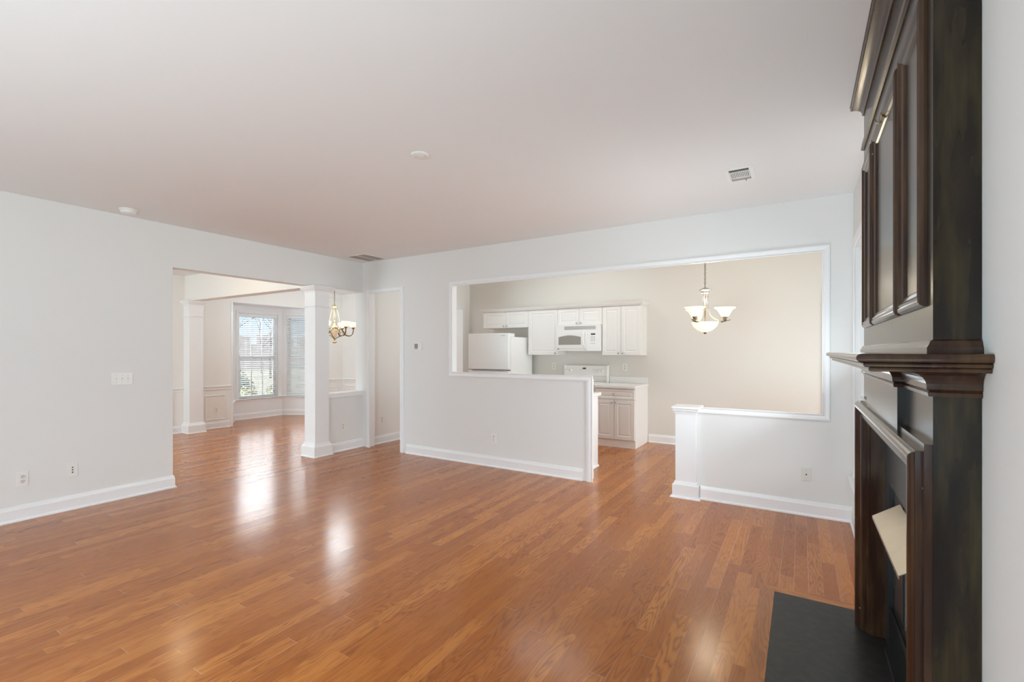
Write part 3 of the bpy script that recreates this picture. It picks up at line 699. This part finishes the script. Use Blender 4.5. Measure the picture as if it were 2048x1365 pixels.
def cabinet(name, label, x0, x1, y0, y1, z0, z1, doors, drawer=None, toe=0, group=None, yf=None, open_top=False):
    o = thing(name, label, 'cabinet', ((x0+x1)/2, (y0+y1)/2, z0), 0, group)
    b = BM(); box(b, x0+.0005, x1-.0005, y0, y1, z0 + toe, z1)
    if toe: box(b, x0+.0005, x1-.0005, y0+.003, y1, z0, z0+toe)
    obj('body', b, M_cab, o)
    yf = y0-.020
    for (a, c, za, zb, kxx, kz) in doors:
        b = BM(); panel_door(b, a+.0015, c-.0015, za+.0015, zb-.0015, yf); d = obj('door', b, M_cab, o); add_knob(kxx, kz, yf, d)
    if drawer:
        a, c, za, zb = drawer
        b = BM(); panel_door(b, a+.0015, c-.0015, za+.0015, zb-.0015, yf, inset=.03); d = obj('drawer', b, M_cab, o); add_knob((a+c)/2, (za+zb)/2, yf, d)
    return o
G1 = 'white wall cabinets'
cabinet('wall_cabinet', 'short white double-door wall cabinet above the refrigerator', -4.98, -4.025, 7.08, YK-.001, 1.84, 2.13,
        [(-4.98, -4.49, 1.84, 2.13, -4.525, 1.872), (-4.49, -4.025, 1.84, 2.13, -4.455, 1.872)])
cabinet('wall_cabinet', 'single-door white wall cabinet between refrigerator and microwave', -4.025, -3.465, 7.08, YK-.001, 1.362, 2.13,
        [(-4.025, -3.465, 1.362, 2.13, -3.50, 1.395)])
cabinet('wall_cabinet', 'short white double-door wall cabinet above the microwave', -3.465, -2.68, 7.08, YK-.001, 1.85, 2.13,
        [(-3.465, -3.075, 1.85, 2.13, -3.11, 1.882), (-3.075, -2.68, 1.85, 2.13, -3.04, 1.882)])
cabinet('wall_cabinet', 'tall white double-door wall cabinet right of the microwave', -2.68, -2.065, 7.08, YK-.001, 1.362, 2.13,
        [(-2.68, -2.375, 1.362, 2.13, -2.41, 1.395), (-2.375, -2.065, 1.362, 2.13, -2.34, 1.395)])
b = BM(); sweep(b, [(-4.981, YK-.002, 2.1305), (-4.981, 7.06, 2.1305), (-2.064, 7.06, 2.1305), (-2.064, YK-.002, 2.1305)], [(0,0), (-.012,0), (-.016,.008), (-.045,.036), (-.050,.050), (0,.050)], (0,0,1))
box(b, -4.981, -2.064, 7.06, YK-.002, 2.165, 2.18)
tag(obj('cabinet_crown', b, M_cab), 'white crown moulding running along the tops of the wall cabinets', 'moulding')
cabinet('base_cabinet', 'white base cabinet with drawer and two doors right of the range', -2.67, -2.05, 6.74, YK-.001, 0, .873,
        [(-2.67, -2.365, .115, .705, -2.395, .665), (-2.365, -2.055, .115, .705, -2.335, .665)], (-2.67, -2.055, .712, .865), toe=.11)
cabinet('base_cabinet', 'white base cabinet between refrigerator and range, mostly hidden by the half wall', -4.02, -3.445, 6.74, YK-.001, 0, .873,
        [(-4.02, -3.445, .115, .705, -3.48, .665)], (-4.02, -3.445, .712, .865), toe=.11)
o = thing('peninsula_cabinet', 'white peninsula base cabinet behind the half wall end', 'cabinet', (-3.0, 5.25, 0))
b = BM(); box(b, -3.9, -2.15, 4.925, 5.52, 0, .873); obj('body', b, M_trim, o)
b = BM(); sweep(b, [(-2.15, 4.94, 0), (-2.15, 5.52, 0)], [(0,0), (-.018,0), (-.016,.012), (-.006,.02), (0,.02)], (0,0,1)); obj('shoe_moulding', b, M_trim, o)
b = BM()
for k in range(4): panel_door(b, -3.88+k*.43, -3.88+(k+1)*.43-.004, .115, .86, 5.535)
bmesh.ops.transform(b, matrix=Matrix.Translation((0, 11.056, 0)) @ Matrix.Scale(-1, 4, (0,1,0)), verts=b.verts); bmesh.ops.recalc_face_normals(b, faces=b.faces)
obj('doors', b, M_cab, o)
b = BM(); box(b, -3.9, -2.12, 4.925, 5.565, .875, .914); tag(obj('countertop', b, M_counter, bevel=.006), 'white countertop end just behind the half wall', 'countertop')
b = BM(); box(b, -2.668, -2.04, 6.70, YK-.001, .875, .914); box(b, -2.668, -2.045, YK-.020, YK-.001, .914, 1.015); tag(obj('countertop', b, M_counter, bevel=.006), 'white countertop with backsplash right of the range', 'countertop')
b = BM(); box(b, -4.03, -3.447, 6.70, YK-.001, .875, .914); box(b, -4.03, -3.447, YK-.020, YK-.001, .914, 1.015); tag(obj('countertop', b, M_counter, bevel=.006), 'white countertop with backsplash between refrigerator and range', 'countertop')
# refrigerator
o = thing('refrigerator', 'white top-freezer refrigerator in the corner of the kitchen', 'refrigerator', (-4.49, 6.9, 0))
b = BM(); box(b, -4.90, -4.078, 6.58, 7.30, .02, 1.665); obj('body', b, M_app, o, bevel=.006)
b = BM(); box(b, -4.90, -4.075, 6.50, 6.572, 1.118, 1.725); obj('freezer_door', b, M_app, o, bevel=.012)
b = BM(); box(b, -4.90, -4.075, 6.50, 6.572, .09, 1.098); fd = obj('door', b, M_app, o, bevel=.012)
b = BM(); box(b, -4.82, -4.14, 6.495, 6.51, 1.098, 1.112); obj('handle_recess', b, M_grey, fd)
b = BM(); box(b, -4.24, -4.080, 6.575, 6.70, 1.665, 1.722); obj('hinge_cover', b, M_app, o, bevel=.004)
b = BM(); box(b, -4.12, -4.085, 6.56, 6.59, 1.095, 1.12); obj('hinge', b, M_grey, o)
b = BM(); box(b, -4.215, -4.14, 6.4985, 6.501, 1.680, 1.688); obj('badge', b, M_grey, o)
b = BM(); box(b, -4.88, -4.10, 6.53, 6.58, .02, .08); obj('kick_grille', b, M_grey, o)
# microwave
o = thing('microwave', 'white over-the-range microwave with arched window', 'microwave', (-3.07, 7.18, 1.42))
b = BM(); pts = [(-3.455, 7.385), (-3.455, 7.0)] + [(-3.455+.765*i/12, 7.0-.028*math.sin(math.pi*i/12)) for i in range(1, 12)] + [(-2.69, 7.0), (-2.69, 7.385)]
prism(b, pts, 'z', 1.43, 1.848); obj('body', b, M_app, o)
def curved(b, x0, x1, z0, z1, off, th, n=10, zfun=None):
    """panel hugging the bowed front"""
    F = lambda x: 7.0-.028*math.sin(math.pi*(x+3.455)/.765) - off
    P = [x0+(x1-x0)*i/n for i in range(n+1)]
    for xa, xb in zip(P, P[1:]):
        ta, tb = (z1, z1) if not zfun else (zfun(xa), zfun(xb))
        hexa(b, [(xa,F(xa)-th,z0),(xb,F(xb)-th,z0),(xb,F(xb),z0),(xa,F(xa),z0)], [(xa,F(xa)-th,ta),(xb,F(xb)-th,tb),(xb,F(xb),tb),(xa,F(xa),ta)])
b = BM(); curved(b, -3.445, -2.905, 1.475, 1.735, .0005, .010); dr = obj('door', b, M_app, o)
zf = lambda x: 1.655 + .028*math.sin(math.pi*(x+3.405)/.405)
b = BM(); curved(b, -3.405, -3.0, 1.53, 1.68, .0105, .002, zfun=zf); obj('window', b, M_mwglass, dr)
b = BM(); tube(b, bez((-2.935, 6.955, 1.745), (-2.96, 6.90, 1.68), (-2.945, 6.90, 1.53), (-2.905, 6.955, 1.445), 10), .013, 8); obj('handle', b, M_app, dr)
b = BM()
for k in range(5): curved(b, -3.30, -2.76, 1.775+k*.0115, 1.781+k*.0115, .0005, .002)
obj('vent_grille', b, M_vent, o)
b = BM(); curved(b, -2.885, -2.715, 1.475, 1.735, .0005, .004, 5); cp = obj('control_panel', b, M_app, o)
b = BM(); curved(b, -2.835, -2.765, 1.685, 1.708, .005, .002, 3); obj('display', b, M_dark, cp)
b = BM()
for r_ in range(6):
    for c_ in range(3): 
        if r_ in (1,): continue
        curved(b, -2.838+c_*.026, -2.822+c_*.026, 1.545+r_*.021, 1.553+r_*.021, .005, .001, 1)
obj('buttons', b, M_grey, cp)
b = BM(); lathe(b, [(.013,0), (.013,.004), (.010,.006)], n=16, M=Matrix.Translation((-3.415, 6.993, 1.463)) @ Matrix.Rotation(R(90), 4, 'X')); obj('emblem', b, M_grey, o)
# range
o = thing('kitchen_range', 'white electric range with knobs on its backguard', 'stove', (-3.06, 7.05, 0))
b = BM(); box(b, -3.438, -2.677, 6.76, 7.37, .02, .905); obj('body', b, M_app, o, bevel=.004)
b = BM(); box(b, -3.441, -2.674, 6.73, 7.34, .905, .922); obj('cooktop', b, M_app, o, bevel=.005)
b = BM(); box(b, -3.43, -2.685, 6.728, 6.758, .26, .84); ov = obj('oven_door', b, M_app, o, bevel=.006)
b = BM(); tube(b, [(-3.38, 6.70, .79), (-2.73, 6.70, .79)], .012); obj('handle', b, M_app, ov)
b = BM(); box(b, -3.43, -2.685, 6.730, 6.758, .06, .245); obj('drawer', b, M_app, o, bevel=.004)
b = BM(); prism(b, [(7.36, .925), (7.33, .925), (7.33, 1.01), (7.285, 1.02), (7.31, 1.185), (7.37, 1.19)], 'x', -3.439, -2.677); bgd = obj('backguard', b, M_app, o)
b = BM(); box(b, -2.690, -2.674, 7.28, 7.372, .922, 1.192); box(b, -3.441, -3.425, 7.28, 7.372, .922, 1.192); obj('end_cap', b, M_app, bgd)
Kt = Matrix.Rotation(R(90+8), 4, 'X')
for xx in (-3.395, -3.325, -2.905, -2.835, -2.765):
    b = BM(); lathe(b, [(.024,0), (.024,.006), (.017,.008), (.015,.026), (0,.027)], n=14, M=Matrix.Translation((xx, 7.297, 1.105)) @ Kt); obj('knob', b, M_app, bgd)
b = BM(); box(b, -3.105, -3.055, 7.289, 7.30, 1.128, 1.15); obj('clock_display', b, M_dark, bgd)
b = BM(); box(b, -3.17, -2.99, 7.2915, 7.302, 1.085, 1.118); obj('button_panel', b, M_plate, bgd)
b = BM(); box(b, -3.40, -3.30, 7.325, 7.331, 1.004, 1.012); obj('label_strip', b, M_grey, bgd)

# ------------------------------------------------------------ fireplace
FX, y0, y1 = .2805, 1.55, 3.06; FC = 2.305
o = thing('fireplace_mantel', 'tall dark stained wooden fireplace surround with panelled overmantel', 'fireplace', (.33, FC, 0))
BK = XC-.001
b = BM(); box(b, FX, BK, y0, y1, 1.425, H-.002); obj('overmantel', b, M_man, o)
b = BM(); box(b, FX, BK, y0, 1.60, 0, 1.40); box(b, FX, BK, 3.01, y1, 0, 1.40); box(b, FX, BK, 1.60, 3.01, 1.09, 1.40); obj('surround', b, M_man, o)
b = BM(); box(b, FX-.022, FX, 1.90, 2.71, 1.12, 1.34); obj('frieze_block', b, M_man, o)
def around(b, x, dxs, ya, yb, z, prof, px=1.0, py=1.0):
    """moulding wrapped round front and both ends; u scaled px in front, py at the ends"""
    P = []
    for u, v in prof:
        P.append([(BK, ya-u*py, z+v), (x-u*px, ya-u*py, z+v), (x-u*px, yb+u*py, z+v), (BK, yb+u*py, z+v)])
    k = len(P); vs = [[b.verts.new(V(p)) for p in row] for row in P]
    for i in range(k):
        j = (i+1) % k
        for q in range(3): b.faces.new((vs[i][q], vs[i][q+1], vs[j][q+1], vs[j][q]))
    b.faces.new([vs[i][0] for i in range(k)]); b.faces.new([vs[i][3] for i in reversed(range(k))])
    bmesh.ops.recalc_face_normals(b, faces=b.faces)
def arc(cx, cz, r, a0, a1, n=6): return [(cx + r*math.cos(R(a0+(a1-a0)*i/n)), cz + r*math.sin(R(a0+(a1-a0)*i/n))) for i in range(n+1)]
# shelf
sh = [(0,.0)] + [(.115,.0)] + arc(.128,.006,.006,-90,60,4) + [(.122,.012)] + arc(.140,.017,.005,-90,80,4) + [(.136,.024)] + arc(.149,.034,.0105,-90,90,7) + [(0,.0445)]
b = BM(); around(b, FX, 0, y0, y1, 1.374, sh, 1.02, .56); s_ = obj('mantel_shelf', b, M_man2, o, smooth=False)
# bed mould: cove and bead
bm_ = [(0,0), (.010,0), (.012,.010), (.008,.014), (.014,.018), (.014,.024)] + [(.014+.042*(1-math.cos(R(90*i/7))), .024+.038*math.sin(R(90*i/7))) for i in range(8)][1:] + [(0,.062)]
b = BM(); around(b, FX, 0, y0, y1, 1.312, bm_, 1.0, .8); obj('bed_moulding', b, M_man2, o)
b = BM(); bm2 = bm_
# the same moulding stepping forward round the frieze block
path = [(FX, 2.71, 1.312), (FX-.022, 2.71, 1.312), (FX-.022, 1.90, 1.312), (FX, 1.90, 1.312)]
sweep(b, path[::-1], bm2, (0,0,1)); obj('block_moulding', b, M_man2, o)
# base moulding of the overmantel
b = BM(); around(b, FX, 0, y0, y1, 1.4185, [(0,0), (.014,0), (.014,.016), (.010,.022), (.006,.032), (0,.036)], 1.0, 1.0); obj('overmantel_base', b, M_man2, o)
# second moulding and crown
b = BM(); around(b, FX, 0, y0, y1, 2.478, [(0,0), (.004,0), (.012,.006), (.013,.016), (.008,.022), (.010,.034), (0,.04)]); obj('frieze_moulding', b, M_man2, o)
crown = [(0,0), (.006,0), (.009,.008), (.006,.012), (.010,.018), (.012,.024)] + [(.012+.034*(i/7)**1.5, .024+.030*(i/7)) for i in range(1, 8)] + arc(.047,.062,.008,-70,80,4) + [(.050,.072), (.056,.074), (.056,.079), (0,.079)]
b = BM(); around(b, FX, 0, y0, y1, 2.662, crown); obj('crown_moulding', b, M_man2, o)
# three panel frames
PF = [(0,0), (0,.006), (.006,.014), (.014,.017), (.020,.014), (.026,.016), (.034,.010), (.046,.006), (.052,0)]
for a_, c_ in ((1.618, 1.952), (2.003, 2.607), (2.658, 2.992)):
    b = BM(); sweep(b, [(FX, a_, 1.543), (FX, c_, 1.543), (FX, c_, 2.372), (FX, a_, 2.372)], [(u, v) for u, v in PF], (-1,0,0), closed=True)
    # side check: the frame must grow inward
    cy = sum(v.co.y for v in b.verts)/len(b.verts); ymin = min(v.co.y for v in b.verts)
    if ymin < a_-.01:
        b.free(); b = BM(); sweep(b, [(FX, a_, 1.543), (FX, c_, 1.543), (FX, c_, 2.372), (FX, a_, 2.372)], [(-u, v) for u, v in PF], (-1,0,0), closed=True)
    obj('panel_frame', b, M_man2, o)
# bolection moulding round the fire opening (open at the floor)
def inward(bm_path, prof, nrm, lo):
    b = BM(); sweep(b, bm_path, prof, nrm)
    if min(v.co.y for v in b.verts) < lo-.012:
        b.free(); b = BM(); sweep(b, bm_path, [(-u, v) for u, v in prof], nrm)
    return b
BOL = [(0,0), (0,.016), (.022,.016), (.022,.030)] + arc(.044,.024,.020,160,20,7) + [(.068,.026), (.076,.020), (.084,.024), (.094,.022), (.104,.016), (.104,-.03), (0,-.001)]
yo0, yo1, zt = 1.556, 3.054, 1.19
b = inward([(FX, yo0, 0), (FX, yo0, zt), (FX, yo1, zt), (FX, yo1, 0)], BOL, (-1,0,0), yo0)
obj('opening_moulding', b, M_man2, o)
JB = [(0,0), (0,.036), (.006,.040), (.014,.036), (.014,.028), (.022,.024), (.022,-.04), (0,-.04)]
b = inward([(.32, 1.66, 0), (.32, 1.66, 1.086), (.32, 2.95, 1.086), (.32, 2.95, 0)], JB, (-1,0,0), 1.66)
obj('inner_moulding', b, M_man2, o)
# slate facing and firebox
o = thing('firebox', 'black slate-faced firebox with metal hood inside the fireplace', 'fireplace insert', (.5, FC, 0))
b = BM(); slab(b, 'x', .352, .368, 1.675, 2.935, .012, 1.075, [(1.80, 2.81, -1, .80)]); obj('slate_facing', b, M_slate, o)
b = BM(); box(b, .372, .385, 1.80, 2.0, .012, .80); box(b, .372, .385, 2.61, 2.81, .012, .80)
b.free(); b = BM()
hexa(b, [(.37,2.005,.102),(.86,2.10,.102),(.86,2.50,.102),(.37,2.605,.102)], [(.37,2.005,.14),(.86,2.10,.14),(.86,2.50,.14),(.37,2.605,.14)]); obj('firebox_floor', b, M_brick, o)
b = BM(); box(b, .86, .88, 2.0, 2.61, .10, .82); box(b, .492, .86, 2.0, 2.01, .10, .82); box(b, .492, .86, 2.60, 2.61, .10, .82); box(b, .492, .86, 2.01, 2.60, .80, .82); obj('firebox_lining', b, M_fbox, o)
b = BM(); slab(b, 'x', .3695, .3745, 1.80, 2.81, .012, .80, [(2.03, 2.58, .235, .76)]); obj('metal_front', b, M_fbox, o)
hx = [(.27, .690), (.366, .756)]
b = BM(); hexa(b, [(.270,1.965,.688),(.366,1.965,.752),(.366,2.625,.752),(.270,2.625,.688)], [(.270,1.965,.691),(.366,1.965,.757),(.366,2.625,.757),(.270,2.625,.691)])
hexa(b, [(.270,1.965,.680),(.272,1.965,.680),(.272,2.625,.680),(.270,2.625,.680)], [(.270,1.965,.690),(.272,1.965,.690),(.272,2.625,.690),(.270,2.625,.690)]); obj('hood', b, M_hood, o, label='beige metal hood plate')
b = BM()
for z in (.05, .085, .12, .155, .19, .225): hexa(b, [(.354,1.83,z),(.364,1.83,z),(.364,2.78,z),(.354,2.78,z)], [(.346,1.83,z+.012),(.356,1.83,z+.012),(.356,2.78,z+.012),(.346,2.78,z+.012)])
box(b, .335, .366, 1.80, 2.81, .012, .03); obj('louvers', b, M_fbox, o)
# hearth
b = BM(); box(b, -.134, FX+.075, 1.444, 3.166, .0005, .010); tag(obj('hearth_slab', b, M_hearth, bevel=.002), 'black painted hearth slab flush in the oak floor before the fireplace', 'hearth')
b = BM(); hexa(b, [(-.21,3.242,.0004),(-.134,3.166,.0004),(XC-.03,3.166,.0004),(XC-.03,3.242,.0004)], [(-.21,3.242,.0035),(-.134,3.166,.0035),(XC-.03,3.166,.0035),(XC-.03,3.242,.0035)])
hexa(b, [(-.21,1.368,.0004),(XC-.03,1.368,.0004),(XC-.03,1.444,.0004),(-.134,1.444,.0004)], [(-.21,1.368,.0035),(XC-.03,1.368,.0035),(XC-.03,1.444,.0035),(-.134,1.444,.0035)])
struct('floor_border_ends', b, M_border)
b = BM(); hexa(b, [(-.21,1.368,.0004),(-.134,1.444,.0004),(-.134,3.166,.0004),(-.21,3.242,.0004)], [(-.21,1.368,.0035),(-.134,1.444,.0035),(-.134,3.166,.0035),(-.21,3.242,.0035)])
struct('floor_border', b, wood_floor('oak_border_side', across='X', w=5.0, lenb=8, lenv=1))
# picture hook
o = thing('picture_hook', 'small brass picture hook on the middle panel of the overmantel', 'hook', (.268, 2.305, 2.32))
b = BM(); box(b, .2645, .2675, 2.297, 2.313, 2.318, 2.362); obj('back_strip', b, M_brass, o)
b = BM(); tube(b, [(.266,2.305,2.322), (.258,2.305,2.312), (.250,2.305,2.316), (.247,2.305,2.330)], .0025, 6); obj('hook', b, M_brass, o)
b = BM(); lathe(b, [(.005,0), (.006,.003), (0,.005)], n=10, M=Matrix.Translation((.2645, 2.305, 2.348)) @ Matrix.Rotation(R(-90), 4, 'Y')); obj('nail', b, M_brass, o)

# ------------------------------------------------------------ outdoors
M_ground = mat('winter_lawn', (.10, .095, .06), .9, var=.3, bscale=3)
M_leaf = mat('hedge_leaves', (.009, .017, .006), .6, var=.5, bscale=12)
M_leaf2 = mat('pale_shrub_leaves', (.11, .11, .045), .6, var=.5, bscale=12)
M_bark = mat('grey_bark', (.10, .085, .08), .8, var=.3, bscale=10)
M_haze = mat('far_wood', (.20, .175, .17), .9, var=.4, bscale=2)
b = BM(); box(b, -80, -10.6, -40, 60, -.35, -.3); box(b, -10.6, 30, 7.7, 60, -.35, -.3); box(b, 2.3, 30, -40, 7.7, -.35, -.3); box(b, -10.6, 2.3, -40, -3.4, -.35, -.3)
struct('floor_lawn', b, M_ground)
def leafy(name, label, cx, cy, z0, rx, ry, h, m, n=1500, seed=1):
    rd = random.Random(seed); b = BM()
    for _ in range(n):
        u, v = rd.uniform(0, 2*math.pi), math.acos(rd.uniform(-.4, 1)); rr = rd.uniform(.82, 1.02)
        p = V((cx+rx*rr*math.cos(u)*math.sin(v), cy+ry*rr*math.sin(u)*math.sin(v), z0+h*(.3+.7*rr*math.cos(v))))
        p.z = max(p.z, z0)
        d1 = V((rd.gauss(0,1), rd.gauss(0,1), rd.gauss(0,1))).normalized()*.028; d2 = d1.cross(V((rd.gauss(0,1), rd.gauss(0,1), rd.gauss(0,1)))).normalized()*.018
        b.faces.new([b.verts.new(p-d1), b.verts.new(p+d2), b.verts.new(p+d1), b.verts.new(p-d2)])
    core = [(rx*.84*math.sin(math.pi*i/10), z0+h*(.3-.62*math.cos(math.pi*i/10))) for i in range(11)]
    lathe(b, [(r, max(z, z0+.001*k)) for k, (r, z) in enumerate(core)], (cx, cy, 0), 14)
    return tag(obj(name, b, m), label, 'shrub')
leafy('evergreen_shrub', 'dark rounded evergreen shrub outside the middle bay window', -12.5, 6.5, -.3, .60, .60, 1.28, M_leaf, seed=2)
leafy('evergreen_shrub', 'second dark evergreen shrub further left outside the bay', -12.8, 5.25, -.3, .6, .6, 1.2, M_leaf, seed=3)
leafy('pale_shrub', 'low yellowish shrub under the middle bay window', -11.3, 6.15, -.3, .40, .38, .88, M_leaf2, seed=4)
leafy('pale_shrub', 'low yellowish shrub outside near the right bay window', -11.35, 7.05, -.3, .42, .42, .90, M_leaf2, seed=5)
leafy('pale_shrub', 'low yellowish shrub outside near the left bay window', -11.3, 5.25, -.3, .42, .42, .85, M_leaf2, seed=6)
def bare_tree(label, x, y, h, seed, group):
    rd = random.Random(seed); b = BM()
    def grow(p, d, L, r, depth):
        q = p + d*L; mid = p + d*L*.5 + V((rd.gauss(0,.03), rd.gauss(0,.03), 0))*L
        tube(b, [p, mid, q], [r, r*.85, r*.68], 5)
        if depth == 0: return
        for k in range(rd.choice((2, 3, 3))):
            nd = (d + V((rd.gauss(0,.55), rd.gauss(0,.55), rd.uniform(-.1,.35)))).normalized()
            grow(q if k else q - d*L*rd.uniform(0,.3), nd, L*rd.uniform(.6,.8), r*.6, depth-1)
    grow(V((x, y, -.35)), V((0,0,1)), h*.26, h*.009, 5)
    return tag(obj('bare_tree', b, M_bark), label, 'tree', group)
GT = 'bare trees beyond the bay window'
tr = [(-24, 12.2, 8, 11), (-29, 17.5, 8, 12), (-33, 12.5, 8, 14), (-36, 21, 8, 15), (-38, 16.5, 9, 16), (-26, 6.5, 7, 17)]
for i, (x, y, h, s) in enumerate(tr):
    bare_tree('bare winter tree seen small through the bay blinds', x, y, h, s, GT)
b = BM(); rd = random.Random(5)
for k in range(60):
    yy = -10 + k*1.1; hh = 2.3 + rd.uniform(-.6, .8)
    hexa(b, [(-46, yy, -.4), (-45, yy, -.4), (-45, yy+1.1, -.4), (-46, yy+1.1, -.4)], [(-46, yy, hh), (-45, yy, hh), (-45, yy+1.1, hh), (-46, yy+1.1, hh)])
tag(obj('far_woodland', b, M_haze), 'hazy grey band of distant woodland beyond the trees', 'woodland', kind='stuff')
